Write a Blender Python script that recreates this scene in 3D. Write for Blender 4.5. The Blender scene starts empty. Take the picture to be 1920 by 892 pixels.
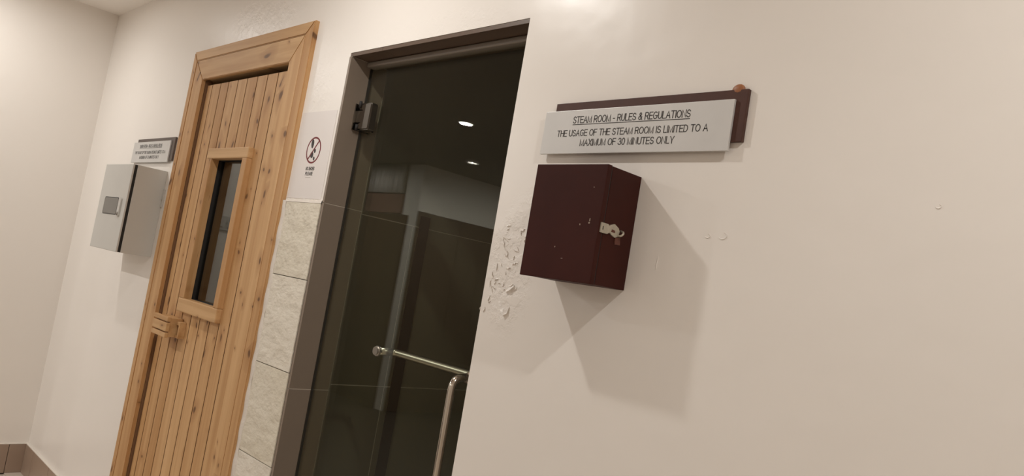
import bpy, bmesh, math, random
from mathutils import Vector, Matrix

random.seed(7)
sc = bpy.context.scene
COL = sc.collection
CZ = 1.386            # camera height; heights marked "rel" below are measured from it
CEIL = CZ + 1.18

# ------------------------------------------------------------------ camera
cam_d = bpy.data.cameras.new('camera')
cam = bpy.data.objects.new('camera', cam_d)
COL.objects.link(cam)
RX = ((0.69652852, 0.69779216, 0.16713505),      # camera right
      (0.06553034, 0.17009532, -0.98324634),     # camera down
      (-0.71453047, 0.69581153, 0.07274968))     # camera forward
m = Matrix.Identity(4)
for i in range(3):
    m[i][0] = RX[0][i]
    m[i][1] = -RX[1][i]
    m[i][2] = -RX[2][i]
m[0][3], m[1][3], m[2][3] = 0.0, -1.25, CZ
cam.matrix_world = m
cam_d.sensor_width = 36.0
cam_d.lens = 1435.18 / 1920.0 * 36.0
cam_d.clip_start = 0.02
sc.camera = cam

# ------------------------------------------------------------------ world, exposure
w = bpy.data.worlds.new('world')
sc.world = w
w.use_nodes = True
w.node_tree.nodes['Background'].inputs[0].default_value = (0.02, 0.019, 0.018, 1)
w.node_tree.nodes['Background'].inputs[1].default_value = 1.0
sc.view_settings.view_transform = 'Standard'
sc.view_settings.look = 'None'
sc.view_settings.gamma = 1.0
sc.view_settings.use_curve_mapping = False
sc.view_settings.exposure = -0.06
sc.cycles.diffuse_bounces = 8

LIGHT_COL = (1.0, 0.965, 0.915)
# ceiling downlights, then added fill ones: x, y, watts, label   (their light is made with the lamp, further down)
LIGHTS = [
    (-1.89, -0.69, 11.5, 'round recessed downlight in front of the steam room door'),
    (0.22, -0.69, 12.5, 'round recessed downlight at the right, near the blank wall'),
    (-4.20, -0.71, 6.0, 'round recessed downlight above the alcove corner by the metal cabinet'),
    (-4.30, -2.12, 29.0, 'round recessed downlight mirrored brightest in the glass steam door'),
    (-5.49, -3.26, 14.0, 'deep-rimmed downlight mirrored as a thin streak in the glass door'),
    (-5.20, -4.40, 22.0, 'added unseen downlight brightening the wall by the brown panelling'),  # added outside the reflection to brighten the mirrored side wall
    (-7.00, -2.50, 18.0, 'added unseen downlight lifting the corridor wall round the corner'),  # added where the glass cannot mirror it, to light the curtain wall
    (-2.20, -4.20, 11.0, 'added unseen downlight for ambient fill by the back wall, left of the pair'),  # added with its neighbour to raise the ambient light from behind
    (0.60, -4.20, 11.0, 'added unseen downlight for ambient fill by the back wall, right of the pair'),  # other half of the added rear fill
]


# ------------------------------------------------------------------ materials
def new_mat(name):
    mt = bpy.data.materials.new(name)
    mt.use_nodes = True
    nt = mt.node_tree
    return mt, nt, nt.nodes['Principled BSDF']


def N(nt, kind, **kw):
    n = nt.nodes.new(kind)
    for k, v in kw.items():
        setattr(n, k, v)
    return n


def mathn(nt, op, a, b=None, clamp=False):
    n = N(nt, 'ShaderNodeMath', operation=op, use_clamp=clamp)
    for i, v in enumerate((a, b)):
        if v is None:
            continue
        if isinstance(v, (int, float)):
            n.inputs[i].default_value = v
        else:
            nt.links.new(v, n.inputs[i])
    return n.outputs[0]


def mixc(nt, fac, a, b):
    n = N(nt, 'ShaderNodeMix', data_type='RGBA')
    for i, v in ((0, fac), (6, a), (7, b)):
        if isinstance(v, (int, float)):
            n.inputs[i].default_value = v
        elif isinstance(v, tuple):
            n.inputs[i].default_value = v if len(v) == 4 else (*v, 1)
        else:
            nt.links.new(v, n.inputs[i])
    return n.outputs[2]


def coords(nt, scale=(1, 1, 1), rnd=0.0):
    tc = N(nt, 'ShaderNodeTexCoord')
    mp = N(nt, 'ShaderNodeMapping')
    mp.inputs['Scale'].default_value = scale
    nt.links.new(tc.outputs['Object'], mp.inputs['Vector'])
    if rnd:
        oi = N(nt, 'ShaderNodeObjectInfo')
        cb = N(nt, 'ShaderNodeCombineXYZ')
        r = mathn(nt, 'MULTIPLY', oi.outputs['Random'], rnd)
        for i in range(3):
            nt.links.new(r, cb.inputs[i])
        nt.links.new(cb.outputs[0], mp.inputs['Location'])
    return mp.outputs[0]


def noise(nt, vec, scale, detail=3.0, rough=0.55):
    n = N(nt, 'ShaderNodeTexNoise')
    n.inputs['Scale'].default_value = scale
    n.inputs['Detail'].default_value = detail
    n.inputs['Roughness'].default_value = rough
    nt.links.new(vec, n.inputs['Vector'])
    return n.outputs['Fac']


def ramp(nt, fac, p0, p1):
    n = N(nt, 'ShaderNodeMapRange', interpolation_type='SMOOTHSTEP')
    n.inputs[1].default_value = p0
    n.inputs[2].default_value = p1
    nt.links.new(fac, n.inputs[0])
    return n.outputs[0]


def bump(nt, bs, height, strength, dist):
    b = N(nt, 'ShaderNodeBump')
    b.inputs['Strength'].default_value = strength
    b.inputs['Distance'].default_value = dist
    nt.links.new(height, b.inputs['Height'])
    nt.links.new(b.outputs[0], bs.inputs['Normal'])


def simple(name, col, rough=0.5, metal=0.0, var=0.0, vscale=8.0, bmp=0.0, bscale=60.0, spec=0.5):
    mt, nt, bs = new_mat(name)
    bs.inputs['Roughness'].default_value = rough
    bs.inputs['Metallic'].default_value = metal
    bs.inputs['Specular IOR Level'].default_value = spec
    v = coords(nt)
    if var:
        f = noise(nt, v, vscale)
        c2 = tuple(max(0, c * (1 - var)) for c in col)
        c1 = tuple(min(1, c * (1 + var)) for c in col)
        nt.links.new(mixc(nt, f, c2, c1), bs.inputs['Base Color'])
    else:
        bs.inputs['Base Color'].default_value = (*col, 1)
    if bmp:
        bump(nt, bs, noise(nt, v, bscale), bmp, 0.002)
    return mt


def wall_mat(name, col, rough, spots=()):
    """painted plaster; spots = (centre, radius) of rough, re-plastered areas"""
    mt, nt, bs = new_mat(name)
    v = coords(nt)
    big = noise(nt, v, 1.3, 2.0)
    fine = noise(nt, v, 14.0, 4.0)
    c = mixc(nt, big, tuple(k * 0.97 for k in col), tuple(min(1, k * 1.02) for k in col))
    nt.links.new(c, bs.inputs['Base Color'])
    bs.inputs['Roughness'].default_value = rough
    h = mathn(nt, 'ADD', mathn(nt, 'MULTIPLY', noise(nt, v, 5.0, 2.0), 0.9), mathn(nt, 'MULTIPLY', fine, 0.14))
    tc = N(nt, 'ShaderNodeTexCoord')
    tot = None
    for (cx, cz, rx, rz, amp) in spots:
        mp = N(nt, 'ShaderNodeMapping', vector_type='POINT')
        mp.inputs['Scale'].default_value = (1 / rx, 0.0, 1 / rz)
        mp.inputs['Location'].default_value = (-cx / rx, 0, -cz / rz)
        nt.links.new(tc.outputs['Object'], mp.inputs['Vector'])
        ln = N(nt, 'ShaderNodeVectorMath', operation='LENGTH')
        nt.links.new(mp.outputs[0], ln.inputs[0])
        mk = mathn(nt, 'MULTIPLY', ramp(nt, ln.outputs['Value'], 1.0, 0.45), amp)
        tot = mk if tot is None else mathn(nt, 'MAXIMUM', tot, mk)
    if tot is not None:
        n2 = noise(nt, v, 26.0, 5.0, 0.62)
        n3 = ramp(nt, n2, 0.42, 0.60)
        h = mathn(nt, 'ADD', h, mathn(nt, 'MULTIPLY', tot, n3))
    bump(nt, bs, h, 0.35, 0.010)
    return mt


def wood_mat(name, axis, light, dark, knot, rough=0.55):
    """pine: grain runs along axis ('x' or 'z'), knots are darker"""
    mt, nt, bs = new_mat(name)
    gs = (34, 34, 1.6) if axis == 'z' else (1.6, 34, 34)
    ks = (15, 0, 9.0) if axis == 'z' else (9.0, 0, 15)
    g = noise(nt, coords(nt, gs, 37.0), 1.0, 4.0, 0.6)
    g2 = noise(nt, coords(nt, tuple(s * 0.22 for s in gs), 11.0), 1.0, 2.0)
    oi = N(nt, 'ShaderNodeObjectInfo')
    f = mathn(nt, 'ADD', mathn(nt, 'MULTIPLY', ramp(nt, g, 0.32, 0.68), 0.5), mathn(nt, 'MULTIPLY', ramp(nt, g2, 0.3, 0.7), 0.5))
    f = mathn(nt, 'ADD', mathn(nt, 'MULTIPLY', f, 0.8), mathn(nt, 'MULTIPLY', oi.outputs['Random'], 0.22), True)
    c = mixc(nt, f, light, dark)
    sx = N(nt, 'ShaderNodeSeparateXYZ')
    nt.links.new(coords(nt, (1, 1, 1), 23.0), sx.inputs[0])
    cb = N(nt, 'ShaderNodeCombineXYZ')
    wob = mathn(nt, 'MULTIPLY', noise(nt, coords(nt, (9, 9, 9), 3.0), 1.0, 1.0), 0.9)
    nt.links.new(mathn(nt, 'ADD', mathn(nt, 'MULTIPLY', sx.outputs[0], ks[0]), wob), cb.inputs[0])
    nt.links.new(mathn(nt, 'ADD', mathn(nt, 'MULTIPLY', sx.outputs[2], ks[2]), wob), cb.inputs[1])
    vo = N(nt, 'ShaderNodeTexVoronoi', feature='F1', voronoi_dimensions='2D')
    vo.inputs['Scale'].default_value = 1.0
    nt.links.new(cb.outputs[0], vo.inputs['Vector'])
    sep = N(nt, 'ShaderNodeSeparateColor')
    nt.links.new(vo.outputs['Color'], sep.inputs[0])
    some = ramp(nt, sep.outputs[0], 0.58, 0.63)
    size = mathn(nt, 'ADD', mathn(nt, 'MULTIPLY', mathn(nt, 'POWER', sep.outputs[1], 2.0), 0.16), 0.055)
    k = mathn(nt, 'SUBTRACT', 1.0, mathn(nt, 'DIVIDE', vo.outputs['Distance'], size), True)
    k = mathn(nt, 'MULTIPLY', ramp(nt, k, 0.0, 0.6), some)
    halo = mathn(nt, 'SUBTRACT', 1.0, mathn(nt, 'DIVIDE', vo.outputs['Distance'], mathn(nt, 'MULTIPLY', size, 3.4)), True)
    halo = mathn(nt, 'MULTIPLY', mathn(nt, 'MULTIPLY', halo, some), 0.6, True)
    c = mixc(nt, halo, c, tuple(k_ * v_ for k_, v_ in zip(dark, (0.72, 0.62, 0.5))))
    c = mixc(nt, mathn(nt, 'MULTIPLY', k, 0.85), c, knot)
    nt.links.new(c, bs.inputs['Base Color'])
    bs.inputs['Roughness'].default_value = rough
    bump(nt, bs, g, 0.15, 0.001)
    return mt


def glass_mat(name, tint, base=0.062):
    """clear pane: straight transmission plus mirror reflection rising at grazing angles"""
    mt = bpy.data.materials.new(name)
    mt.use_nodes = True
    nt = mt.node_tree
    nt.nodes.clear()
    out = N(nt, 'ShaderNodeOutputMaterial')
    lw = N(nt, 'ShaderNodeLayerWeight')
    lw.inputs[0].default_value = 0.5
    f = mathn(nt, 'POWER', lw.outputs['Facing'], 5.0)
    f = mathn(nt, 'ADD', mathn(nt, 'MULTIPLY', f, 1 - base), base)
    tr = N(nt, 'ShaderNodeBsdfTransparent')
    tr.inputs[0].default_value = (*tint, 1)
    gl = N(nt, 'ShaderNodeBsdfGlossy')
    gl.inputs['Roughness'].default_value = 0.0
    gl.inputs[0].default_value = (0.97, 0.98, 0.95, 1)
    mx = N(nt, 'ShaderNodeMixShader')
    nt.links.new(f, mx.inputs[0])
    nt.links.new(tr.outputs[0], mx.inputs[1])
    nt.links.new(gl.outputs[0], mx.inputs[2])
    nt.links.new(mx.outputs[0], out.inputs[0])
    return mt


def emit_mat(name, col, strength):
    mt, nt, bs = new_mat(name)
    bs.inputs['Base Color'].default_value = (0.8, 0.8, 0.8, 1)
    bs.inputs['Emission Color'].default_value = (*col, 1)
    bs.inputs['Emission Strength'].default_value = strength
    return mt


WALLC = (0.82, 0.782, 0.738)
M = {}
M['wall'] = wall_mat('painted_wall', WALLC, 0.34, spots=(
    (-2.85, CZ + 0.90, 0.36, 0.13, 0.16), (-2.30, CZ + 0.60, 0.10, 0.35, 0.10),
    (-1.27, CZ + 0.06, 0.095, 0.20, 0.34), (-1.23, CZ + 0.16, 0.08, 0.12, 0.2),
    (-1.75, CZ + 0.70, 0.40, 0.06, 0.15)))
M['wall2'] = wall_mat('painted_wall_matt', WALLC, 0.5)
M['ceil'] = wall_mat('ceiling_paint', (0.90, 0.865, 0.82), 0.8)
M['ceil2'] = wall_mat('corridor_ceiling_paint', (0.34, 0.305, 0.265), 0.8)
M['pine_z'] = wood_mat('pine_upright', 'z', (0.64, 0.405, 0.200), (0.42, 0.215, 0.076), (0.11, 0.045, 0.015))
M['pine_x'] = wood_mat('pine_level', 'x', (0.64, 0.415, 0.210), (0.42, 0.225, 0.086), (0.12, 0.050, 0.018))
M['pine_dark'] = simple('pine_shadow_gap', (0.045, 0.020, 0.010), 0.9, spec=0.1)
M['gap_shade'] = simple('gap_shade_brown', (0.20, 0.11, 0.06), 0.9, spec=0.1)
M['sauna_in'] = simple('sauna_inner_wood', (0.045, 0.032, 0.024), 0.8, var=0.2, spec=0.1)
M['reveal'] = simple('brown_grey_porcelain', (0.235, 0.188, 0.148), 0.42, var=0.06, vscale=5.0)
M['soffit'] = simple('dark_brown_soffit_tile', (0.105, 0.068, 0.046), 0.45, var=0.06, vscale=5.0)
M['grout'] = simple('pale_grout', (0.50, 0.45, 0.39), 0.9)
M['bead'] = simple('dull_corner_bead', (0.20, 0.18, 0.145), 0.6)
M['steam_tile'] = simple('steam_tile', (0.20, 0.188, 0.140), 0.35, var=0.10, vscale=4.0)
M['steam_grout'] = simple('steam_grout', (0.62, 0.59, 0.50), 0.9)
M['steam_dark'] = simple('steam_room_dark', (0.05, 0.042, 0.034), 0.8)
M['glass'] = glass_mat('door_glass', (0.94, 0.955, 0.905))
M['glass2'] = glass_mat('window_glass', (0.62, 0.62, 0.60))
M['chrome'] = simple('chrome', (0.62, 0.57, 0.50), 0.14, 1.0)
M['satin'] = simple('satin_steel', (0.55, 0.52, 0.47), 0.32, 1.0)
M['hinge'] = simple('dark_nickel', (0.27, 0.245, 0.215), 0.22, 1.0)
M['channel'] = simple('grey_seal', (0.22, 0.19, 0.16), 0.4)
M['black'] = simple('black_rubber', (0.012, 0.010, 0.009), 0.7)
M['cabinet'] = simple('grey_powder_coat', (0.54, 0.53, 0.50), 0.36, var=0.03)
M['cab_window'] = simple('smoked_window', (0.14, 0.135, 0.125), 0.25)
M['board'] = simple('brown_board', (0.075, 0.034, 0.026), 0.5, spec=0.25, var=0.2, vscale=20.0)
M['board2'] = simple('grey_brown_board', (0.10, 0.075, 0.062), 0.5, var=0.2, vscale=20.0)
M['alu'] = simple('brushed_aluminium', (0.60, 0.59, 0.575), 0.42, 0.2, var=0.05, vscale=14.0)
M['ink'] = simple('black_print', (0.035, 0.030, 0.028), 0.6)
M['ink_grey'] = simple('grey_print', (0.42, 0.38, 0.36), 0.7)
M['ink_red'] = simple('dark_red_print', (0.16, 0.012, 0.016), 0.6)
M['paper'] = simple('white_paper', (0.74, 0.70, 0.68), 0.35)
M['box'] = simple('oxblood_painted_wood', (0.042, 0.0098, 0.0068), 0.55, spec=0.14, var=0.35, vscale=7.0, bmp=0.12, bscale=50.0)
M['chip'] = simple('bare_chip', (0.35, 0.28, 0.22), 0.7)
M['hasp'] = simple('worn_zinc', (0.50, 0.46, 0.38), 0.45, 0.5, var=0.25, vscale=90.0)
M['rust'] = simple('rust_brown', (0.12, 0.040, 0.026), 0.7, var=0.3, vscale=60.0)
M['glue'] = simple('amber_glue', (0.30, 0.115, 0.045), 0.45)
M['caulk'] = simple('white_caulk', (0.72, 0.67, 0.61), 0.7, bmp=0.6, bscale=70.0)
M['flake'] = simple('peeling_paint', (0.74, 0.68, 0.61), 0.6)
M['skirt'] = simple('beige_skirting_tile', (0.34, 0.25, 0.19), 0.4, var=0.05)
M['floor'] = simple('beige_floor_tile', (0.60, 0.525, 0.45), 0.4, var=0.06)
M['dfloor'] = simple('dark_brown_floor', (0.075, 0.055, 0.038), 0.5, var=0.15)
M['dgrout'] = simple('dark_grout', (0.10, 0.075, 0.055), 0.9)
M['lamp_ring'] = simple('white_lamp_ring', (0.75, 0.73, 0.70), 0.4)
M['lamp_disc'] = emit_mat('lamp_disc', (1.0, 0.97, 0.92), 30.0)
M['plastic'] = simple('white_plastic', (0.62, 0.60, 0.56), 0.4)
M['dado'] = simple('brown_dado', (0.13, 0.085, 0.055), 0.5, var=0.1)
M['post'] = simple('dark_post', (0.03, 0.022, 0.016), 0.5)
M['curtain'] = simple('pale_curtain', (0.72, 0.68, 0.66), 0.8)
M['sofa'] = simple('rose_brown_board', (0.26, 0.155, 0.12), 0.7)


def stone_mat():
    mt, nt, bs = new_mat('cream_split_stone')
    v = coords(nt, (1, 1, 1), 5.0)
    a = noise(nt, v, 17.0, 5.0, 0.55)
    b = noise(nt, coords(nt, (9, 9, 26), 5.0), 1.0, 3.0)
    oi = N(nt, 'ShaderNodeObjectInfo')
    f = mathn(nt, 'ADD', mathn(nt, 'MULTIPLY', noise(nt, v, 5.0), 0.5), mathn(nt, 'MULTIPLY', oi.outputs['Random'], 0.5))
    c = mixc(nt, f, (0.62, 0.57, 0.45), (0.78, 0.74, 0.67))
    nt.links.new(c, bs.inputs['Base Color'])
    bs.inputs['Roughness'].default_value = 0.6
    bump(nt, bs, mathn(nt, 'ADD', a, mathn(nt, 'MULTIPLY', b, 0.5)), 0.8, 0.014)
    return mt


M['stone'] = stone_mat()

# ------------------------------------------------------------------ object helpers
ORG = {}


def tag(o, label=None, cat=None, group=None, kind=None):
    if label:
        o['label'] = label
    if cat:
        o['category'] = cat
    if group:
        o['group'] = group
    if kind:
        o['kind'] = kind
    return o


def thing(name, loc, label, cat, group=None, kind=None):
    o = bpy.data.objects.new(name, None)
    o.empty_display_size = 0.05
    COL.objects.link(o)
    o.location = loc
    ORG[o.name] = Vector(loc)
    return tag(o, label, cat, group, kind)


def link(name, bm, mat, parent=None, smooth=False, origin=None):
    """bm is in world coordinates; the object sits at its parent's origin (or at origin)"""
    org = ORG[parent.name] if parent else Vector(origin or (0, 0, 0))
    bmesh.ops.translate(bm, verts=bm.verts, vec=-org)
    bmesh.ops.recalc_face_normals(bm, faces=bm.faces)
    me = bpy.data.meshes.new(name)
    bm.to_mesh(me)
    bm.free()
    if smooth:
        for p in me.polygons:
            p.use_smooth = True
    me.materials.append(M[mat] if isinstance(mat, str) else mat)
    o = bpy.data.objects.new(name, me)
    COL.objects.link(o)
    if parent:
        o.parent = parent
    else:
        o.location = org
    ORG[o.name] = org
    return o


def add_box(bm, x0, x1, y0, y1, z0, z1, bev=0.0, seg=2):
    vs = [bm.verts.new(p) for p in ((x0, y0, z0), (x1, y0, z0), (x1, y1, z0), (x0, y1, z0),
                                    (x0, y0, z1), (x1, y0, z1), (x1, y1, z1), (x0, y1, z1))]
    fs = [bm.faces.new([vs[i] for i in q]) for q in
          ((0, 1, 2, 3), (4, 7, 6, 5), (0, 4, 5, 1), (1, 5, 6, 2), (2, 6, 7, 3), (3, 7, 4, 0))]
    if bev:
        es = list({e for f in fs for e in f.edges})
        bmesh.ops.bevel(bm, geom=es, offset=bev, segments=seg, affect='EDGES', profile=0.6)


def box(name, x0, x1, y0, y1, z0, z1, mat, parent=None, bev=0.0, origin=None):
    bm = bmesh.new()
    add_box(bm, x0, x1, y0, y1, z0, z1, bev)
    return link(name, bm, mat, parent, origin=origin)


def add_prism(bm, pts, y0, y1, bev=0.0):
    """polygon given in x,z extruded along y"""
    a = [bm.verts.new((x, y0, z)) for x, z in pts]
    b = [bm.verts.new((x, y1, z)) for x, z in pts]
    fs = [bm.faces.new(a), bm.faces.new(b[::-1])]
    n = len(pts)
    for i in range(n):
        j = (i + 1) % n
        fs.append(bm.faces.new((a[i], b[i], b[j], a[j])))
    if bev:
        bmesh.ops.bevel(bm, geom=list(fs[0].edges), offset=bev, segments=2, affect='EDGES')


def prism(name, pts, y0, y1, mat, parent=None, bev=0.0):
    bm = bmesh.new()
    add_prism(bm, pts, y0, y1, bev)
    return link(name, bm, mat, parent)


def add_tube(bm, path, r, n=16):
    path = [Vector(p) for p in path]
    rings = []
    up = None
    for i, p in enumerate(path):
        t = (path[min(i + 1, len(path) - 1)] - path[max(i - 1, 0)]).normalized()
        if up is None:
            up = t.orthogonal().normalized()
        up = (up - t * up.dot(t)).normalized()
        s = t.cross(up)
        rings.append([bm.verts.new(p + (up * math.cos(a) + s * math.sin(a)) * r)
                      for a in (2 * math.pi * k / n for k in range(n))])
    for a, b in zip(rings, rings[1:]):
        for k in range(n):
            bm.faces.new((a[k], a[(k + 1) % n], b[(k + 1) % n], b[k]))
    bm.faces.new(rings[0])
    bm.faces.new(rings[-1][::-1])


def tube(name, path, r, mat, parent, n=16):
    bm = bmesh.new()
    add_tube(bm, path, r, n)
    return link(name, bm, mat, parent, smooth=True)


def grid_wall(name, xs, zs, holes, y0, y1, mat):
    """slab with rectangular openings: cells listed in holes (ix, iz) are left out"""
    bm = bmesh.new()
    V = {}

    def v(i, k, y):
        if (i, k, y) not in V:
            V[(i, k, y)] = bm.verts.new((xs[i], y, zs[k]))
        return V[(i, k, y)]
    nx, nz = len(xs) - 1, len(zs) - 1
    solid = lambda i, k: 0 <= i < nx and 0 <= k < nz and (i, k) not in holes
    for i in range(nx):
        for k in range(nz):
            if not solid(i, k):
                continue
            bm.faces.new((v(i, k, y0), v(i + 1, k, y0), v(i + 1, k + 1, y0), v(i, k + 1, y0)))
            bm.faces.new((v(i, k, y1), v(i, k + 1, y1), v(i + 1, k + 1, y1), v(i + 1, k, y1)))
            for (di, dk, a, b) in ((-1, 0, (i, k), (i, k + 1)), (1, 0, (i + 1, k), (i + 1, k + 1)),
                                   (0, -1, (i, k), (i + 1, k)), (0, 1, (i, k + 1), (i + 1, k + 1))):
                if not solid(i + di, k + dk):
                    bm.faces.new((v(*a, y0), v(*b, y0), v(*b, y1), v(*a, y1)))
    o = link(name, bm, mat)
    return tag(o, kind='structure')


def arc(cx, cz, rx, rz, a0, a1, n=8):
    return [(cx + rx * math.cos(math.radians(a0 + (a1 - a0) * k / n)), cz + rz * math.sin(math.radians(a0 + (a1 - a0) * k / n)))
            for k in range(n + 1)]


# plain sans capitals drawn as strokes: advance width and polylines (x, z), capital height 1
GLYPH = {
    'A': (.72, [[(0, 0), (.36, 1), (.72, 0)], [(.13, .36), (.59, .36)]]),
    'C': (.70, [arc(.36, .5, .36, .5, 45, 315, 14)]),
    'D': (.66, [[(0, 0), (0, 1), (.30, 1)] + arc(.30, .5, .36, .5, 90, -90, 10) + [(0, 0)]]),
    'E': (.58, [[(.58, 1), (0, 1), (0, 0), (.58, 0)], [(0, .53), (.53, .53)]]),
    'F': (.56, [[(.56, 1), (0, 1), (0, 0)], [(0, .52), (.48, .52)]]),
    'G': (.74, [arc(.37, .5, .37, .5, 50, 325, 14) + [(.72, .47), (.40, .47)]]),
    'H': (.64, [[(0, 0), (0, 1)], [(.64, 0), (.64, 1)], [(0, .52), (.64, .52)]]),
    'I': (.02, [[(.01, 0), (.01, 1)]]),
    'L': (.50, [[(0, 1), (0, 0), (.50, 0)]]),
    'M': (.76, [[(0, 0), (0, 1), (.38, 0), (.76, 1), (.76, 0)]]),
    'N': (.64, [[(0, 0), (0, 1), (.64, 0), (.64, 1)]]),
    'O': (.78, [arc(.39, .5, .39, .5, 0, 360, 20)]),
    'P': (.58, [[(0, 0), (0, 1), (.33, 1)] + arc(.33, .735, .25, .265, 90, -90) + [(0, .47)]]),
    'R': (.64, [[(0, 0), (0, 1), (.36, 1)] + arc(.36, .74, .25, .26, 90, -90) + [(0, .48)], [(.36, .48), (.64, 0)]]),
    'S': (.60, [arc(.30, .75, .27, .25, 20, 270, 9) + arc(.30, .25, .30, .25, 90, -165, 9)]),
    'T': (.64, [[(0, 1), (.64, 1)], [(.32, 1), (.32, 0)]]),
    'U': (.64, [[(0, 1), (0, .34)] + arc(.32, .34, .32, .34, 180, 360, 10) + [(.64, 1)]]),
    'X': (.64, [[(0, 0), (.62, 1)], [(.02, 1), (.64, 0)]]),
    'Y': (.66, [[(0, 1), (.33, .44), (.66, 1)], [(.33, .44), (.33, 0)]]),
    '3': (.54, [arc(.26, .75, .24, .25, 160, -90, 9) + arc(.26, .25, .28, .25, 90, -165, 9)]),
    '0': (.54, [arc(.27, .5, .27, .5, 0, 360, 18)]),
    '-': (.28, [[(0, .40), (.28, .40)]]),
    '&': (.66, [[(.66, 0), (.20, .66)] + arc(.31, .80, .17, .20, 215, -40, 9) + [(.12, .44)] + arc(.25, .24, .25, .24, 130, 330, 9) + [(.60, .42)]]),
    ' ': (.22, []),
}


def text_obj(name, body, x0, x1, zbase, height, y, mat, parent, weight=0.115):
    """flat lettering, fitted to x0..x1 and to the capital height, facing -y"""
    gap = 0.205
    total = sum(GLYPH[c][0] + gap for c in body) - gap + weight
    sx = (x1 - x0) / total
    w_ = weight * height * 0.5
    bm = bmesh.new()
    pen = weight / 2
    for c in body:
        adv, lines = GLYPH[c]
        for pl in lines:
            pts = [Vector((x0 + (pen + u) * sx, 0, zbase + w_ + v * (height - 2 * w_))) for u, v in pl]
            closed = (pts[0] - pts[-1]).length < 1e-7
            quad = []
            n = len(pts)
            for i in range(n):
                if closed:
                    d0 = pts[i] - pts[i - 1 if i > 0 else n - 2]
                    d1 = pts[i + 1 if i < n - 1 else 1] - pts[i]
                else:
                    d0 = pts[i] - pts[i - 1] if i > 0 else pts[1] - pts[0]
                    d1 = pts[i + 1] - pts[i] if i < n - 1 else pts[-1] - pts[-2]
                d0, d1 = d0.normalized(), d1.normalized()
                t_ = (d0 + d1)
                t_ = t_.normalized() if t_.length > 1e-6 else d1
                k_ = min(1.25, 1.0 / max(0.35, t_.dot(d1)))
                nrm = Vector((-t_.z, 0, t_.x)) * w_ * k_
                e = Vector((0, 0, 0))
                if not closed and i == 0:
                    e = -d1 * w_
                if not closed and i == n - 1:
                    e = d0 * w_
                quad.append((bm.verts.new(pts[i] + nrm + e + Vector((0, y, 0))), bm.verts.new(pts[i] - nrm + e + Vector((0, y, 0)))))
            for qa, qb in zip(quad, quad[1:]):
                bm.faces.new((qa[0], qa[1], qb[1], qb[0]))
        pen += adv + gap
    r = bmesh.ops.extrude_face_region(bm, geom=bm.faces[:])
    for g_ in r['geom']:
        if isinstance(g_, bmesh.types.BMVert):
            g_.co.y -= 0.0003
    return link(name, bm, mat, parent)


# ================================================================== the setting
XL = -4.73                        # left wall face
SA0, SA1 = -3.335, -2.500         # sauna doorway
ST0, ST1 = -2.157, -1.350         # steam doorway
TOPS, TOPT = CZ + 0.715, CZ + 0.677
WT = 0.138                        # wall thickness

tag(grid_wall('wall_front', [XL - 0.15, SA0, SA1, ST0, ST1, 2.6], [0.0, TOPT, TOPS, CEIL],
              {(1, 0), (1, 1), (3, 0)}, 0.0, WT, 'wall'),
    'cream painted plaster wall holding both doors, signs and boxes', 'wall')
o = box('wall_left', XL - 0.15, XL, -1.45, 0.0, 0.0, CEIL, 'wall2')
tag(o, 'plain cream side wall at the far left of the alcove', 'wall', kind='structure')
o = box('wall_corridor', -9.0, XL - 0.15, -1.45, -1.30, 0.0, CEIL, 'wall2')
tag(o, 'cream corridor wall round the corner from the left wall', 'wall', kind='structure')
o = box('wall_end', -9.15, -9.0, -3.5, -1.30, 0.0, CEIL, 'wall2')
tag(o, 'cream wall closing the far end of the corridor', 'wall', kind='structure')
o = box('wall_block', -9.15, -6.36, -5.2, -3.38, 0.0, CEIL, 'wall2')
tag(o, 'cream wall with an outer corner, mirrored in the glass door', 'wall', kind='structure')
o = box('wall_back', -6.36, 2.6, -5.2, -5.05, 0.0, CEIL, 'wall2')
tag(o, 'cream wall behind the camera', 'wall', kind='structure')
o = box('wall_right', 2.6, 2.75, -5.2, 0.0, 0.0, CEIL, 'wall2')
tag(o, 'cream wall to the right, outside the picture', 'wall', kind='structure')
bm = bmesh.new()
add_box(bm, -4.88, 2.75, -0.95, WT, CEIL, CEIL + 0.1)
add_box(bm, -1.9, 2.75, -5.2, -0.95, CEIL, CEIL + 0.1)
o = link('ceiling', bm, 'ceil')
tag(o, 'flat off-white painted ceiling', 'ceiling', kind='structure')

bm = bmesh.new()
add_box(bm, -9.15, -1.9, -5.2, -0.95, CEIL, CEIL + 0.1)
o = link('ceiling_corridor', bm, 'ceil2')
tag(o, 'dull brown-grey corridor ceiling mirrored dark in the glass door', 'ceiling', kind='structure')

# floor: a grout bed with separate tiles near the visible corner
fl = box('floor', -9.15, 2.75, -5.2, WT, -0.08, -0.008, 'floor')
tag(fl, 'beige tiled floor with dark joints', 'floor', kind='structure')
fm_t = 0.30
tile_me = None
cnt = 0
for iy in range(17):
    for ix in range(17):
        x1 = -4.56 + (ix) * fm_t
        if x1 - fm_t > 2.6 or cnt >= 290 or (iy > 4 and x1 < -3.0):
            continue
        x0 = max(x1 - fm_t, XL)
        y1 = -iy * fm_t - (0.09 if iy else 0) + (0.21 if iy else 0)
        y0 = y1 - (0.09 if iy == 0 else fm_t)
        box('floor_tile', x0 + 0.002, x1 - 0.002, y0 + 0.002, y1 - 0.002, -0.008, 0.0, 'floor', fl)
        cnt += 1


o = box('floor_corridor', -9.0, -3.06, -5.05, -1.47, -0.008, 0.001, 'dfloor')
tag(o, 'dark brown floor of the corridor round the corner', 'floor', kind='structure')


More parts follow.
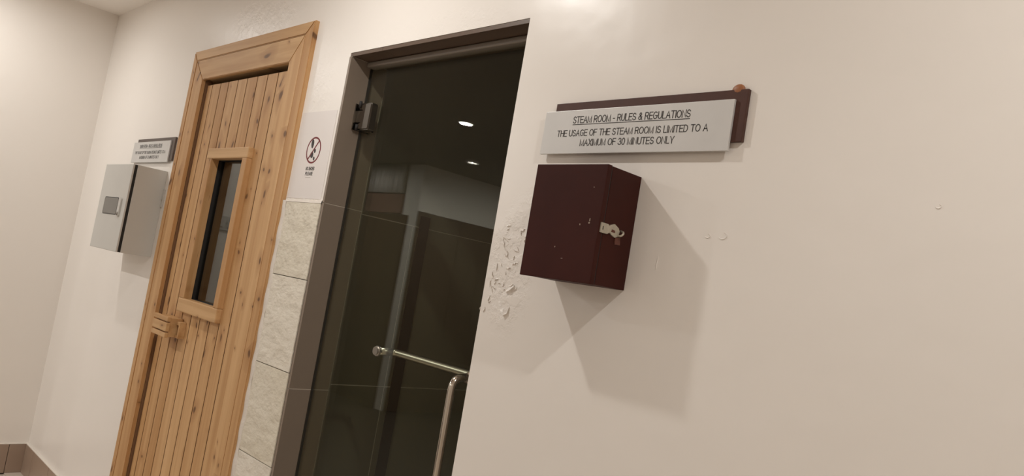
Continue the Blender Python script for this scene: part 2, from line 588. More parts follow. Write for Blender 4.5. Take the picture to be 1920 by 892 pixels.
def skirting(name, label, edges, axis, at, sign):
    loc = (at, 0, 0) if axis == 'y' else (edges[0], at, 0)
    t = thing(name, loc, label, 'skirting', kind='structure')
    H = 0.152
    for a, b in zip(edges, edges[1:]):
        lo, hi = min(a, b) + 0.0015, max(a, b) - 0.0015
        if axis == 'x':
            box('skirting_tile', lo, hi, at - 0.012, at, 0, H, 'skirt', t, 0.0015)
        else:
            box('skirting_tile', at, at + 0.012, lo, hi, 0, H, 'skirt', t, 0.0015)
    lo, hi = min(edges), max(edges)
    if axis == 'x':
        box('grout_bed', lo, hi, at - 0.009, at, 0, H - 0.003, 'dgrout', t)
        box('caulk_bead', lo, hi, at - 0.0125, at, H, H + 0.005, 'caulk', t, 0.0015)
    else:
        box('grout_bed', at, at + 0.009, lo, hi, 0, H - 0.003, 'dgrout', t)
        box('caulk_bead', at, at + 0.0125, lo, hi, H, H + 0.005, 'caulk', t, 0.0015)
    return t


skirting('baseboard_front', 'beige tile skirting under the metal cabinet, left of the pine door',
         [XL + 0.012, -4.56, -4.26, -3.96, -3.66, -3.44], 'x', 0.0, -1)
skirting('baseboard_left', 'beige tile skirting along the left side wall',
         [0.0, -0.09, -0.39, -0.69, -0.99, -1.29, -1.45], 'y', XL, 1)

# ------------------------------------------------------------------ sauna and steam rooms behind the wall
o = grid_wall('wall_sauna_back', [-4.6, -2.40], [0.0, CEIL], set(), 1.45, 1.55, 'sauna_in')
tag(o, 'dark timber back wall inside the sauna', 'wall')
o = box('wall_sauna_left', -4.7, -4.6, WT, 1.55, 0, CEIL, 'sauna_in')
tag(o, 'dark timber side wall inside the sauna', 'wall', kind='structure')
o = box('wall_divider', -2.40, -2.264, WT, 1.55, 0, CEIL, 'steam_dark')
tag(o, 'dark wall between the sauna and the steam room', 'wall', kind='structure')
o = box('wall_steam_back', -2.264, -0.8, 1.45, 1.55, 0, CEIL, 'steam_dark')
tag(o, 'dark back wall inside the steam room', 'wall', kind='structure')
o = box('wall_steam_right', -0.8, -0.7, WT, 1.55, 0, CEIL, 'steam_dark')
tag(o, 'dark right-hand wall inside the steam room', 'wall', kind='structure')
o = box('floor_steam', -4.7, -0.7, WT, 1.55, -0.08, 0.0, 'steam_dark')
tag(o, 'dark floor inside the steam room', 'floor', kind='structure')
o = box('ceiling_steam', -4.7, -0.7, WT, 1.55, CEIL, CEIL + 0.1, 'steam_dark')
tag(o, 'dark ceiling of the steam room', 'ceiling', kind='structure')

t = thing('wall_steam_left', (-2.264, WT, 0), 'large greenish-brown wall tiles seen through the glass steam door', 'wall', kind='structure')
box('grout_bed', -2.264, -2.2526, WT, 1.45, 0, CEIL, 'steam_grout', t)
zj = [0.0, CZ - 0.402, CZ + 0.186, CEIL]
yj = [WT, 0.436, 1.45]
for k, (a, b) in enumerate(zip(zj, zj[1:])):
    ys = yj if k < 2 else [WT, 1.45]
    for c, d in zip(ys, ys[1:]):
        box('wall_tile', -2.262, -2.252, c + 0.0016, d - 0.0016, a + 0.0016, b - 0.0016, 'steam_tile', t)
box('dark_strip', -2.2522, -2.249, 0.462, 0.508, 0, CZ + 0.229, 'post', t)

# brown tile lining of the steam doorway
t = thing('trim_1', (ST0, 0, 0), 'brown-grey tile lining inside the steam room doorway', 'door lining', kind='structure')
zr = [0.0, CZ - 0.990, CZ - 0.402, CZ + 0.186, CZ + 0.665]
for a, b in zip(zr, zr[1:]):
    box('lining_tile', ST0 + 0.001, ST0 + 0.012, -0.003, WT, a + 0.0013, b - 0.0013, 'reveal', t, 0.0006)
    box('lining_tile', ST1 - 0.006, ST1 - 0.0005, 0.006, WT, a + 0.0008, b - 0.0008, 'reveal', t)
xr = [ST0 + 0.001, -1.98, ST1 - 0.0005]
for a, b in zip(xr, xr[1:]):
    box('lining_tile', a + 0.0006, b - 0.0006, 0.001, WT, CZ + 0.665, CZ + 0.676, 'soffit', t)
box('corner_bead', ST0 + 0.0085, ST0 + 0.0138, WT, WT + 0.004, 0, CZ + 0.665, 'bead', t)
box('grout_bed', ST0, ST0 + 0.0114, 0.0, WT, 0, CZ + 0.665, 'grout', t)

# ------------------------------------------------------------------ pine casing round the sauna door
t = thing('trim_2', (-2.92, 0, 0), 'knotty pine casing with mitred corners round the sauna door', 'door frame', kind='structure')
OX0, OX1, OZ = -3.432, -2.400, CZ + 0.816
MX0, MX1, MZ = -3.392, -2.455, CZ + 0.771       # line between outer strip and inner board
IX0, IX1, IZ = -3.296, -2.540, CZ + 0.681
g = 0.0012
FY, FY2 = -0.0165, -0.0150
prism('outer_strip', [(OX0, 0), (MX0 - g, 0), (MX0 - g, MZ + g), (OX0, OZ)], FY, 0.0, 'pine_z', t, 0.003)
prism('outer_strip', [(OX1, 0), (OX1, OZ), (MX1 + g, MZ + g), (MX1 + g, 0)], FY, 0.0, 'pine_z', t, 0.003)
prism('outer_strip', [(OX0 + 0.001, OZ), (MX0 - g, MZ + g), (MX1 + g, MZ + g), (OX1 - 0.001, OZ)], FY, 0.0, 'pine_x', t, 0.003)
prism('inner_board', [(MX0, 0), (IX0, 0), (IX0, IZ), (MX0, MZ)], FY2, 0.0, 'pine_z', t, 0.0022)
prism('inner_board', [(MX1, 0), (MX1, MZ), (IX1, IZ), (IX1, 0)], FY2, 0.0, 'pine_z', t, 0.0022)
prism('inner_board', [(MX0 + 0.001, MZ), (IX0 + 0.0005, IZ), (IX1 - 0.0005, IZ), (MX1 - 0.001, MZ)], FY2, 0.0, 'pine_x', t, 0.0022)
box('jamb', SA0 + 0.001, IX0 - 0.006, 0.0, WT, 0, TOPS - 0.001, 'pine_z', t)
box('jamb', IX1 + 0.006, SA1 - 0.001, 0.0, WT, 0, TOPS - 0.001, 'pine_z', t)
box('head_jamb', IX0 - 0.006, IX1 + 0.006, 0.0, WT, IZ + 0.006, TOPS - 0.001, 'pine_x', t)
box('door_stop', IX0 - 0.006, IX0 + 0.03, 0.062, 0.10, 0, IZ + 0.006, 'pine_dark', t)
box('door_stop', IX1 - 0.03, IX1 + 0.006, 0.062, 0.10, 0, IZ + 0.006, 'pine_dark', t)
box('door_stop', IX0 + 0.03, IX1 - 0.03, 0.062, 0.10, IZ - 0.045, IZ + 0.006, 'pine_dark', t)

box('gap_shade_strip', IX0 + 0.0002, IX0 + 0.0050, 0.001, 0.030, 0, IZ, 'gap_shade', t)  # brown filler standing in for the shade between casing and door

# ------------------------------------------------------------------ sauna door leaf
PY = 0.010
d1 = thing('door_1', (-2.92, PY, 0.008), 'knotty pine plank sauna door with a narrow glass window', 'door', kind='structure')
DX0, DX1, DZ0, DZ1 = -3.2885, -2.5405, 0.008, CZ + 0.661
edges = [DX0, -3.238, -3.155, -3.079, -2.992, -2.909, -2.822, -2.739, -2.655, -2.572, DX1]
WX0, WX1, WZ0, WZ1 = -3.049, -2.771, CZ - 0.231, CZ + 0.335      # clear opening of the window
for a, b in zip(edges, edges[1:]):
    spans = [(DZ0, DZ1)]
    if b > WX0 and a < WX1:
        if a < WX0 - 0.02 or b > WX1 + 0.02:            # plank notched by the window edge
            pts = ([(a, DZ0), (b, DZ0), (b, WZ0), (WX0, WZ0), (WX0, WZ1), (b, WZ1), (b, DZ1), (a, DZ1)] if a < WX0 else
                   [(a, DZ0), (b, DZ0), (b, DZ1), (a, DZ1), (a, WZ1), (WX1, WZ1), (WX1, WZ0), (a, WZ0)])
            gg = 0.0029
            pts = [(x + (gg if abs(x - a) < 1e-6 else -gg if abs(x - b) < 1e-6 else 0), z) for x, z in pts]
            prism('plank', pts, PY, PY + 0.012, 'pine_z', d1, 0.0008)
            continue
        spans = [(DZ0, WZ0), (WZ1, DZ1)]
    for z0, z1 in spans:
        prism('plank', [(a + 0.0029, z0), (b - 0.0029, z0), (b - 0.0029, z1), (a + 0.0029, z1)], PY, PY + 0.012, 'pine_z', d1, 0.0008)
# leaf behind the planks: core blackened for shade and dirt in the grooves, with the window hole
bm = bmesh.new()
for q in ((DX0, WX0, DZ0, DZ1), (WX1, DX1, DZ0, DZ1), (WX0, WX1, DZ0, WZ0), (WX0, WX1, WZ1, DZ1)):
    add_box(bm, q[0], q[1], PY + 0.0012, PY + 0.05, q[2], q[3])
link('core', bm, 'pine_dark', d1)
# window surround: two stiles, two rails
SY = -0.012
SX0, SX1, SZ0, SZ1 = -3.098, -2.733, CZ - 0.285, CZ + 0.377
ws = box('window_surround', SX0, SX1, SY, PY + 0.001, WZ1, SZ1, 'pine_x', d1, 0.004)
box('bottom_rail', SX0, SX1, SY, PY + 0.001, SZ0, WZ0, 'pine_x', ws, 0.004)
box('stile', SX0, WX0, SY, PY + 0.001, WZ0, WZ1, 'pine_z', ws, 0.003)
box('stile', WX1, SX1, SY, PY + 0.001, WZ0, WZ1, 'pine_z', ws, 0.003)
box('window_lining', WX0 - 0.001, WX0 + 0.0006, SY + 0.003, 0.020, WZ0, WZ1, 'pine_z', ws)
box('window_lining', WX1 - 0.0006, WX1 + 0.001, SY + 0.003, 0.020, WZ0, WZ1, 'pine_z', ws)
box('window_lining', WX0, WX1, SY + 0.003, 0.020, WZ1 - 0.0006, WZ1 + 0.001, 'pine_x', ws)
box('window_lining', WX0, WX1, SY + 0.003, 0.020, WZ0 - 0.001, WZ0 + 0.0006, 'pine_x', ws)
bm = bmesh.new()
add_box(bm, WX0 - 0.0004, WX0 + 0.0015, 0.0205, 0.058, WZ0, WZ1)
add_box(bm, WX1 - 0.0015, WX1 + 0.0004, 0.0205, 0.058, WZ0, WZ1)
add_box(bm, WX0, WX1, 0.0205, 0.058, WZ0 - 0.0004, WZ0 + 0.0015)
add_box(bm, WX0, WX1, 0.0205, 0.058, WZ1 - 0.0015, WZ1 + 0.0004)
link('gasket', bm, 'black', ws)
box('pane', WX0 + 0.001, WX1 - 0.001, 0.033, 0.037, WZ0 + 0.001, WZ1 - 0.001, 'glass2', d1)
# timber handle: three stacked slats on a block, catch beside it
hx0, hx1, hz0, hz1 = -3.196, -3.052, CZ - 0.394, CZ - 0.308
h = box('door_handle', hx0 + 0.006, hx1 - 0.004, -0.042, PY, hz0 + 0.006, hz1 - 0.006, 'pine_x', d1, 0.002)
zz = [hz0, hz0 + 0.024, hz0 + 0.063, hz1]
for a, b in zip(zz, zz[1:]):
    box('handle_slat', hx0, hx1, -0.055, -0.040, a + 0.0025, b - 0.0025, 'pine_x', h, 0.003)
bm = bmesh.new()
add_box(bm, -3.052, -3.022, -0.016, PY, CZ - 0.338, CZ - 0.324, 0.002)
add_box(bm, -3.052, -3.022, -0.016, PY, CZ - 0.388, CZ - 0.376, 0.002)
add_box(bm, -3.031, -3.021, -0.016, PY, CZ - 0.380, CZ - 0.334, 0.002)
link('handle_loop', bm, 'pine_x', h)

# ------------------------------------------------------------------ glass steam door
GY = 0.073
d2 = thing('door_2', (-1.76, GY, 0.006), 'clear frameless glass steam room door with chrome fittings', 'door', kind='structure')
box('glass_pane', ST0 + 0.0135, ST1 - 0.008, GY, GY + 0.010, 0.008, CZ + 0.648, 'glass', d2)
bm = bmesh.new()
add_box(bm, ST0 + 0.0125, ST1 - 0.007, GY - 0.016, GY + 0.020, CZ + 0.647, CZ + 0.6645, 0.006, 3)
link('head_seal', bm, 'channel', d2)
box('edge_seal', ST0 + 0.0122, ST0 + 0.0150, GY + 0.001, GY + 0.009, 0.008, CZ + 0.646, 'black', d2)


def hinge(zc):
    x0 = ST0 + 0.012
    hg = None
    bm = bmesh.new()
    # glass clamp with a notch on the hinge side
    pts = [(x0 + 0.014, -0.044), (x0 + 0.080, -0.044), (x0 + 0.085, -0.039), (x0 + 0.085, 0.039), (x0 + 0.080, 0.044),
           (x0 + 0.014, 0.044), (x0 + 0.014, 0.025), (x0 + 0.044, 0.025), (x0 + 0.044, -0.023), (x0 + 0.014, -0.023)]
    add_prism(bm, [(x, zc + z) for x, z in pts], GY - 0.024, GY, 0.004)
    hg = link('hinge', bm, 'hinge', d2)
    box('wall_leaf', x0, x0 + 0.004, GY - 0.030, GY + 0.034, zc - 0.043, zc + 0.043, 'hinge', hg, 0.0015)
    box('knuckle', x0 + 0.004, x0 + 0.040, GY - 0.022, GY - 0.006, zc - 0.019, zc + 0.021, 'hinge', hg, 0.003)
    tube('pin', [(x0 + 0.022, GY - 0.0245, zc - 0.046), (x0 + 0.022, GY - 0.0245, zc - 0.026)], 0.005, 'black', hg, 10)
    tube('pin', [(x0 + 0.022, GY - 0.0245, zc + 0.028), (x0 + 0.022, GY - 0.0245, zc + 0.050)], 0.005, 'black', hg, 10)
    bm = bmesh.new()
    add_box(bm, x0 + 0.012, x0 + 0.055, GY + 0.010, GY + 0.020, zc - 0.044, zc + 0.044, 0.002)
    link('back_clamp', bm, 'chrome', hg)
    return hg


hinge(CZ + 0.479)
hinge(0.28)

# pull handle (outside) and towel bar (inside) share the upper fixing
HX, HY = -1.428, 0.022
ZB = CZ - 0.2245


def bend(p0, p1, p2, n=8):
    p0, p1, p2 = Vector(p0), Vector(p1), Vector(p2)
    return [(p0 * (1 - s) ** 2 + p1 * 2 * s * (1 - s) + p2 * s * s) for s in (k / n for k in range(n + 1))]


ZE = CZ - 0.515
path = [(HX, GY, ZB)] + bend((HX, HY + 0.030, ZB), (HX, HY, ZB), (HX, HY, ZB - 0.034)) \
    + bend((HX, HY, ZE + 0.034), (HX, HY, ZE), (HX, HY + 0.030, ZE)) + [(HX, GY, ZE)]
ph = tube('pull_handle', path, 0.0098, 'chrome', d2, 20)
for z in (ZB, ZE):
    tube('rose', [(HX, GY - 0.004, z), (HX, GY, z)], 0.014, 'chrome', ph, 20)
BX0, BY = -1.828, GY + 0.010 + 0.050
path = [(BX0, GY + 0.010, ZB)] + bend((BX0, BY - 0.018, ZB), (BX0, BY, ZB), (BX0 + 0.02, BY, ZB)) \
    + bend((HX - 0.02, BY, ZB), (HX, BY, ZB), (HX, BY - 0.018, ZB)) + [(HX, GY + 0.010, ZB)]
tb = tube('towel_bar', path, 0.0110, 'satin', d2, 18)
bm = bmesh.new()
add_tube(bm, [(BX0, GY - 0.004, ZB), (BX0, GY, ZB)], 0.0150, 24)
add_tube(bm, [(BX0, GY - 0.010, ZB), (BX0, GY - 0.003, ZB)], 0.0120, 24)
link('bolt_cap', bm, 'satin', tb)

# ------------------------------------------------------------------ cream stone cladding between the doors
t = thing('stone_cladding', (-2.27, 0, 0), 'column of cream split-face stone tiles between the two doors', 'wall tiles')
zt = [0.0, CZ - 1.235, CZ - 0.942, CZ - 0.6495, CZ - 0.3565, CZ - 0.0635, CZ + 0.183]
for a, b in zip(zt, zt[1:]):
    box('stone_tile', -2.381, ST0 - 0.0024, -0.006, 0.0, a + 0.0012, b - 0.0012, 'stone', t, 0.0012)
box('joint_bed', -2.386, ST0 - 0.001, -0.002, -0.0002, 0, CZ + 0.183, 'dgrout', t)
bm = bmesh.new()
prev = None
zs = [i * 0.012 for i in range(int((CZ + 0.19) / 0.012) + 1)]
for z in zs:
    xa = OX1 - 0.0005
    xb = -2.379 + 0.003 * math.sin(z * 31) + 0.002 * math.sin(z * 83 + 1) + random.uniform(-0.0008, 0.0008)
    yy = -0.0072 - 0.0012 * math.sin(z * 57)
    ring = [bm.verts.new(p) for p in ((xa, 0, z), (xa, yy - 0.001, z), ((xa + xb) / 2, yy - 0.001, z), (xb, -0.0062, z), (xb, 0, z))]
    if prev:
        for k in range(4):
            bm.faces.new((prev[k], prev[k + 1], ring[k + 1], ring[k]))
    prev = ring
link('caulk_bead', bm, 'caulk', t)
bm = bmesh.new()
prev = None
for i in range(24):
    x = -2.390 + i * (0.233 / 23)
    h_ = 0.008 + random.uniform(0, 0.004)
    ring = [bm.verts.new(p) for p in ((x, 0, CZ + 0.1815), (x, -0.0068, CZ + 0.1825), (x, -0.004, CZ + 0.183 + h_), (x, 0, CZ + 0.184 + h_))]
    if prev:
        for k in range(3):
            bm.faces.new((prev[k], prev[k + 1], ring[k + 1], ring[k]))
    prev = ring
link('plaster_ridge', bm, 'caulk', t)

# ------------------------------------------------------------------ signs


def sign(bx0, bx1, bz0, bz1, px0, px1, pz0, pz1, lines, board, label, glue=None):
    s = thing('wall_sign', ((bx0 + bx1) / 2, 0, CZ + bz0), label, 'sign', 'rules signs')
    box('backing_board', bx0, bx1, -0.009, 0.0, CZ + bz0, CZ + bz1, board, s, 0.001)
    p = box('metal_plate', px0, px1, -0.0150, -0.0091, CZ + pz0, CZ + pz1, 'alu', s, 0.0008)
    for body, x0, x1, zb, ht, ul in lines:
        text_obj('lettering', body, x0, x1, CZ + zb, ht, -0.0151, 'ink', p)
        if ul:
            box('underline', x0, x1, -0.0154, -0.0150, CZ + zb - 0.0035, CZ + zb - 0.0021, 'ink', p)
    if glue:
        bm = bmesh.new()
        bmesh.ops.create_uvsphere(bm, u_segments=14, v_segments=8, radius=1.0)
        for v in bm.verts:
            v.co = Vector((glue[0] + v.co.x * 0.0135, -0.0055 + v.co.y * 0.0045, CZ + glue[1] + v.co.z * 0.0105))
        link('glue_blob', bm, 'glue', s, smooth=True)
    return s


sign(-1.2013, -0.7220, 0.3467, 0.4467, -1.2247, -0.7445, 0.3280, 0.4270, [
    ('STEAM ROOM - RULES & REGULATIONS', -1.1380, -0.8360, 0.3962, 0.0160, True),
    ('THE USAGE OF THE STEAM ROOM IS LIMITED TO A', -1.1800, -0.7925, 0.3668, 0.0150, False),
    ('MAXIMUM OF 30 MINUTES ONLY', -1.1080, -0.8648, 0.3445, 0.0154, False)],
    'board', 'large aluminium rules sign on brown board above the dark red box', (-0.7452, 0.4475))
sign(-3.9525, -3.4796, 0.3300, 0.4370, -3.980, -3.512, 0.3220, 0.4210, [
    ('SAUNA ROOM - RULES & REGULATIONS', -3.893, -3.607, 0.3930, 0.0150, True),
    ('THE USAGE OF THE SAUNA ROOM IS LIMITED TO A', -3.943, -3.552, 0.3625, 0.0140, False),
    ('MAXIMUM OF 30 MINUTES ONLY', -3.872, -3.622, 0.3390, 0.0145, False)],
    'board2', 'aluminium rules sign above the grey metal cabinet')

# ------------------------------------------------------------------ grey metal cabinet
cx0, cx1, cz0, cz1 = -3.879, -3.5135, CZ - 0.104, CZ + 0.2815
t = thing('metal_cabinet', ((cx0 + cx1) / 2, 0, cz0), 'grey metal wall cabinet with a small dark window', 'cabinet')
box('body', cx0 + 0.003, cx1, -0.1275, 0.0, cz0, cz1, 'cabinet', t, 0.002)
box('gasket', cx0 + 0.004, cx1 - 0.0008, -0.1385, -0.1275, cz0 + 0.001, cz1 - 0.001, 'black', t)
wx0, wx1, wz0, wz1 = -3.795, -3.612, CZ + 0.056, CZ + 0.128
dr = box('cabinet_door', cx0, cx1, -0.1465, -0.1385, cz0, cz1, 'cabinet', t, 0.003)


def rrect(x0, x1, z0, z1, r, n=5):
    pts = []
    for cx, cz, a0 in ((x1 - r, z1 - r, 0), (x0 + r, z1 - r, 90), (x0 + r, z0 + r, 180), (x1 - r, z0 + r, 270)):
        for k in range(n + 1):
            a = math.radians(a0 + 90 * k / n)
            pts.append((cx + r * math.cos(a), cz + r * math.sin(a)))
    return pts


prism('window_rim', rrect(wx0 - 0.004, wx1 + 0.004, wz0 - 0.003, wz1 + 0.003, 0.012), -0.1472, -0.1464, 'black', dr)
prism('window_pane', rrect(wx0, wx1, wz0, wz1, 0.010), -0.1478, -0.1470, 'cab_window', dr)
hd = prism('lever_handle', rrect(-3.590, -3.562, CZ + 0.048, CZ + 0.130, 0.008), -0.1530, -0.1464, 'cabinet', dr, 0.0015)
tube('key_lock', [(-3.576, -0.1545, CZ + 0.060), (-3.576, -0.1528, CZ + 0.060)], 0.0085, 'channel', hd)
box('wall_bracket', cx1 - 0.001, cx1 + 0.020, -0.006, 0.0, CZ + 0.120, CZ + 0.198, 'cabinet', t, 0.001)
tube('bracket_screw', [(cx1 + 0.011, -0.008, CZ + 0.150), (cx1 + 0.011, -0.006, CZ + 0.150)], 0.004, 'satin', t, 12)

# ------------------------------------------------------------------ dark red wooden box
bx0, bx1, bz0, bz1 = -1.1295, -0.939, CZ + 0.0455, CZ + 0.2795
t = thing('wooden_box', ((bx0 + bx1) / 2, 0, bz0), 'dark red painted wooden box with a worn hasp, under the large sign', 'box')
box('body', bx0 + 0.001, bx1, -0.0955, 0.0, bz0, bz1, 'box', t, 0.0015)
box('seam', bx0 + 0.003, bx1 - 0.0008, -0.0982, -0.0950, bz0 + 0.001, bz1 - 0.001, 'black', t)
dr = box('box_door', bx0, bx1 + 0.0005, -0.1110, -0.0980, bz0 - 0.001, bz1 + 0.001, 'box', t, 0.0015)
for (x, z, a, b) in ((-0.9634, 0.1690, 0.0012, 0.0035), (-0.9645, 0.1630, 0.0022, 0.0018), (-0.9868, 0.1589, 0.001, 0.002),
                     (-0.966, 0.234, 0.0015, 0.0007), (-1.043, 0.110, 0.001, 0.0015), (-1.02, 0.088, 0.003, 0.0005)):
    prism('paint_chip', [(x + a * math.cos(k) * random.uniform(.7, 1.2), CZ + z + b * math.sin(k) * random.uniform(.7, 1.2))
                         for k in (i * math.pi / 4 for i in range(8))], -0.1114, -0.1108, 'chip', dr)


def side_plate(name, yz, x0, x1, mat, parent):
    bm = bmesh.new()
    a = [bm.verts.new((x0, y, CZ + z)) for y, z in yz]
    b = [bm.verts.new((x1, y, CZ + z)) for y, z in yz]
    bm.faces.new(a)
    bm.faces.new(b[::-1])
    for i in range(len(yz)):
        j = (i + 1) % len(yz)
        bm.faces.new((a[i], a[j], b[j], b[i]))
    return link(name, bm, mat, parent)


hp = side_plate('hasp', [(-0.1075, 0.147), (-0.1075, 0.1665), (-0.086, 0.1665), (-0.0815, 0.163), (-0.079, 0.166), (-0.066, 0.170),
                         (-0.052, 0.164), (-0.0475, 0.158), (-0.050, 0.148), (-0.060, 0.144), (-0.070, 0.147), (-0.078, 0.151),
                         (-0.086, 0.147)], bx1, bx1 + 0.003, 'hasp', t)
side_plate('slot', [(-0.102, 0.153), (-0.102, 0.160), (-0.100, 0.160), (-0.100, 0.153)], bx1 + 0.003, bx1 + 0.0034, 'black', hp)
side_plate('slot', [(-0.0745, 0.153), (-0.073, 0.1585), (-0.063, 0.1575), (-0.062, 0.153)], bx1 + 0.003, bx1 + 0.0034, 'rust', hp)
tube('staple', [(bx1, -0.050, CZ + 0.149)] + bend((bx1 + 0.008, -0.050, CZ + 0.149), (bx1 + 0.014, -0.046, CZ + 0.153), (bx1 + 0.008, -0.043, CZ + 0.158)) + [(bx1, -0.042, CZ + 0.160)],
     0.0022, 'hasp', hp, 10)
side_plate('rusty_tab', [(-0.056, 0.131), (-0.057, 0.1445), (-0.041, 0.147), (-0.039, 0.132)], bx1, bx1 + 0.002, 'rust', hp)

# ------------------------------------------------------------------ paper notice
px0, px1, pz0, pz1 = -2.3905, -2.1720, CZ + 0.196, CZ + 0.490
t = thing('paper_notice', ((px0 + px1) / 2, 0, pz0), 'white paper notice with crossed-out shoe prints beside the pine door', 'notice')
box('sheet', px0, px1, -0.0012, -0.0002, pz0, pz1, 'paper', t)
ccx, ccz, cr = -2.2755, CZ + 0.3583, 0.0450
bm = bmesh.new()
n = 40
rings = [[bm.verts.new((ccx + r * math.cos(2 * math.pi * k / n), y, ccz + r * math.sin(2 * math.pi * k / n))) for k in range(n)]
         for r, y in ((cr, -0.0012), (cr, -0.0015), (cr - 0.0055, -0.0015), (cr - 0.0055, -0.0012))]
for a, b in zip(rings, rings[1:]):
    for k in range(n):
        bm.faces.new((a[k], a[(k + 1) % n], b[(k + 1) % n], b[k]))
link('ban_ring', bm, 'ink_red', t)


def blob(name, cx, cz, a, b, rot, mat, yy, taper=0.0):
    pts = []
    for k in range(16):
        an = 2 * math.pi * k / 16
        u, v = a * math.cos(an) * (1 + taper * math.sin(an)), b * math.sin(an)
        pts.append((cx + u * math.cos(rot) - v * math.sin(rot), cz + u * math.sin(rot) + v * math.cos(rot)))
    return prism(name, pts, yy, -0.0012, mat, t)


blob('shoe_print', -2.2880, CZ + 0.3800, 0.0085, 0.0155, 0.12, 'ink', -0.00145, 0.15)
blob('shoe_heel', -2.2660, CZ + 0.3560, 0.0060, 0.0075, 0.35, 'ink', -0.00145)
blob('shoe_print', -2.2810, CZ + 0.3420, 0.0095, 0.0110, 0.5, 'ink', -0.00145, 0.15)
blob('shoe_heel', -2.2640, CZ + 0.3300, 0.0050, 0.0070, 0.3, 'ink', -0.00145)
dx, dz = 0.0285, 0.0325
nx_, nz_ = 0.0020, -0.0018
prism('ban_slash', [(ccx - dx - nx_, ccz - dz - nz_), (ccx - dx + nx_, ccz - dz + nz_), (ccx + dx + nx_, ccz + dz + nz_), (ccx + dx - nx_, ccz + dz - nz_)],
      -0.0016, -0.0012, 'ink_red', t)
text_obj('lettering', 'NO SHOES', -2.3030, -2.2475, CZ + 0.2905, 0.0120, -0.0013, 'ink', t, 0.17)
text_obj('lettering', 'PLEASE', -2.3000, -2.2535, CZ + 0.2735, 0.0120, -0.0013, 'ink', t, 0.17)
box('print_line', -2.2950, -2.2620, -0.0014, -0.0012, CZ + 0.2655, CZ + 0.2668, 'ink_grey', t)

# ------------------------------------------------------------------ peeling paint beside the steam door
wf = bpy.data.objects['wall_front']


def flake(pts, wd, lift):
    """curled edge of peeling paint: a ridge along pts, steep on one side"""
    bm = bmesh.new()
    prev = None
    n = len(pts)
    for i, (x, z) in enumerate(pts):
        a, b = pts[max(i - 1, 0)], pts[min(i + 1, n - 1)]
        d = Vector((b[0] - a[0], 0, b[1] - a[1])).normalized()
        q = Vector((-d.z, 0, d.x))
        k = math.sin(math.pi * (i + 0.6) / (n + 0.2))
        w_ = wd * (0.35 + k) * random.uniform(0.7, 1.2)
        c = Vector((x, 0, z))
        ring = [bm.verts.new(c + q * w_ + Vector((0, 0.0003, 0))), bm.verts.new(c - q * w_ * 0.15 + Vector((0, -lift * k - 0.0003, 0))),
                bm.verts.new(c - q * w_ * 0.3 + Vector((0, 0.0003, 0)))]
        if prev:
            for j in range(2):
                bm.faces.new((prev[j], prev[j + 1], ring[j + 1], ring[j]))
        prev = ring
    return link('paint_flake', bm, 'wall', wf)


def ragged(x, z, ln, ang, n=5, jit=0.35):
    st = ln / (n - 1)
    return [(x + (i - n / 2) * st * math.cos(ang) + random.uniform(-1, 1) * st * jit,
             CZ + z + (i - n / 2) * st * math.sin(ang) + random.uniform(-1, 1) * st * jit) for i in range(n)]


for (x, z, ln, ang) in ((-1.305, 0.128, 0.030, 2.8), (-1.300, 0.108, 0.034, 2.2), (-1.292, 0.088, 0.028, 2.5), (-1.265, 0.104, 0.030, 2.9),
                        (-1.258, 0.072, 0.022, 0.3), (-1.318, 0.062, 0.024, 1.9), (-1.328, 0.040, 0.030, 2.2), (-1.320, 0.012, 0.028, 2.6),
                        (-1.330, 0.020, 0.020, 1.6), (-1.258, 0.022, 0.026, 0.5), (-1.310, 0.030, 0.018, 0.4), (-1.326, -0.018, 0.022, 1.5),
                        (-1.238, 0.135, 0.026, 1.3), (-1.218, 0.168, 0.026, 1.5), (-1.250, 0.152, 0.020, 0.6), (-1.276, 0.060, 0.020, 0.2),
                        (-1.300, 0.160, 0.020, 0.2), (-1.285, 0.020, 0.014, 1.0), (-1.335, -0.045, 0.016, 1.2)):
    flake(ragged(x, z, ln * 0.75, ang, 6, 0.6), 0.0026, 0.0024)
    flake(ragged(x + random.uniform(-0.016, 0.016), z + random.uniform(-0.016, 0.016), ln * 0.45, ang + random.uniform(-1, 1), 5, 0.7), 0.0020, 0.0018)
flake([(-1.292, CZ - 0.020), (-1.280, CZ - 0.036), (-1.266, CZ - 0.050), (-1.256, CZ - 0.044), (-1.254, CZ - 0.030)], 0.005, 0.005)
flake([(-1.272, CZ + 0.004), (-1.258, CZ + 0.010), (-1.248, CZ + 0.020)], 0.006, 0.006)
for (x, z, r_) in ((-0.7367, 0.1711, 0.0085), (-0.7676, 0.1691, 0.005), (-0.3815, 0.2393, 0.004)):
    flake([(x + r_ * math.cos(a_), CZ + z + 0.75 * r_ * math.sin(a_)) for a_ in (math.radians(200 + 30 * k) for k in range(9))], 0.0016, 0.0012)
flake(ragged(-0.8708, 0.1114, 0.026, 1.5), 0.002, 0.001)

# ------------------------------------------------------------------ things mirrored in the two panes
t = thing('switch_plate', (XL, -0.78, CZ + 0.10), 'white wall switch plate faintly mirrored in the sauna window', 'switch')
box('plate', XL, XL + 0.008, -0.825, -0.715, CZ + 0.095, CZ + 0.185, 'plastic', t, 0.002)
for y in (-0.798, -0.742):
    box('rocker', XL + 0.008, XL + 0.012, y - 0.018, y + 0.018, CZ + 0.115, CZ + 0.165, 'plastic', t, 0.002)

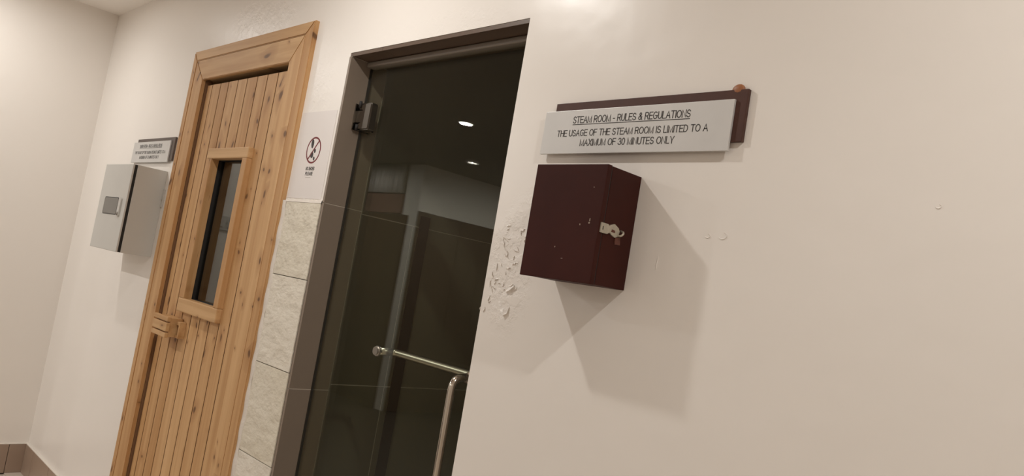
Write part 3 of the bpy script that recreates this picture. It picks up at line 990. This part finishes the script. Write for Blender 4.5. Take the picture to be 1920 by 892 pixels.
bm = bmesh.new()
prev = None
ncur = 60
for i in range(ncur + 1):
    x = -7.37 + 0.74 * i / ncur
    y = -3.335 + 0.022 * math.sin(i * 0.9 + 0.8 * math.sin(i * 0.31))
    ring = [bm.verts.new((x, y, CZ + 0.862)), bm.verts.new((x, y, CEIL - 0.012)), bm.verts.new((x, y - 0.012, CEIL - 0.012)), bm.verts.new((x, y - 0.012, CZ + 0.862))]
    if prev:
        for k in range(4):
            bm.faces.new((prev[k], ring[k], ring[(k + 1) % 4], prev[(k + 1) % 4]))
    else:
        bm.faces.new(ring)
    prev = ring
bm.faces.new(prev[::-1])
t = thing('curtain', (-7.0, -3.345, CZ + 0.862), 'pale folded curtain mirrored at the left of the glass steam door', 'curtain')
link('drape', bm, 'curtain', t, smooth=True)
box('rail', -7.40, -6.60, -3.379, -3.340, CEIL - 0.012, CEIL - 0.002, 'plastic', t)
t = thing('wall_panel', (-7.0, -3.38, CZ + 0.64), 'rose-brown board mirrored below the pale curtain', 'panel')
box('board_face', -7.37, -6.62, -3.38, -3.352, CZ + 0.645, CZ + 0.855, 'sofa', t, 0.004)
t = thing('wainscot', (-6.358, -4.2, 0), 'brown wall panelling mirrored low in the glass steam door', 'panelling')
yj = [-3.385, -3.98, -4.34, -4.70, -5.045]
for a, b in zip(yj, yj[1:]):
    box('panel', -6.3595, -6.342, b + 0.002, a - 0.002, 0, CZ + 0.69, 'dado', t, 0.003)

xj = [-9.0, -8.5, -8.0, -7.5, -7.06, -6.50]
for a, b in zip(xj, xj[1:]):
    box('panel', a + 0.002, b - 0.002, -3.3795, -3.362, 0, CZ + 0.636, 'dado', t, 0.003)

# ------------------------------------------------------------------ ceiling downlights, including the added fill


def downlight(x, y, watts, label):
    drop = 0.013 if label.startswith('deep') else 0.0
    t = thing('downlight', (x, y, CEIL), label, 'lamp', 'ceiling downlights')
    bm = bmesh.new()
    n = 28
    prof = ((0.062, CEIL), (0.060, CEIL - 0.004 - drop), (0.050, CEIL - 0.006 - drop), (0.046, CEIL - 0.002))
    rings = [[bm.verts.new((x + r * math.cos(2 * math.pi * k / n), y + r * math.sin(2 * math.pi * k / n), z)) for k in range(n)] for r, z in prof]
    for a, b in zip(rings, rings[1:]):
        for k in range(n):
            bm.faces.new((a[k], a[(k + 1) % n], b[(k + 1) % n], b[k]))
    link('trim_ring', bm, 'lamp_ring', t, smooth=True)
    bm = bmesh.new()
    bm.faces.new([bm.verts.new((x + 0.0445 * math.cos(-2 * math.pi * k / n), y + 0.0445 * math.sin(-2 * math.pi * k / n), CEIL - 0.0025)) for k in range(n)])
    link('diffuser', bm, 'lamp_disc', t)
    ld = bpy.data.lights.new('downlight_lamp', 'AREA')
    ld.shape = 'DISK'
    ld.size = 0.076
    ld.energy = watts
    ld.color = LIGHT_COL
    ld.spread = math.radians(178)
    lo = bpy.data.objects.new('downlight_lamp', ld)
    COL.objects.link(lo)
    lo.parent = t
    lo.location = (0, 0, -0.005 if drop else -0.008)


for L in LIGHTS:
    downlight(*L)
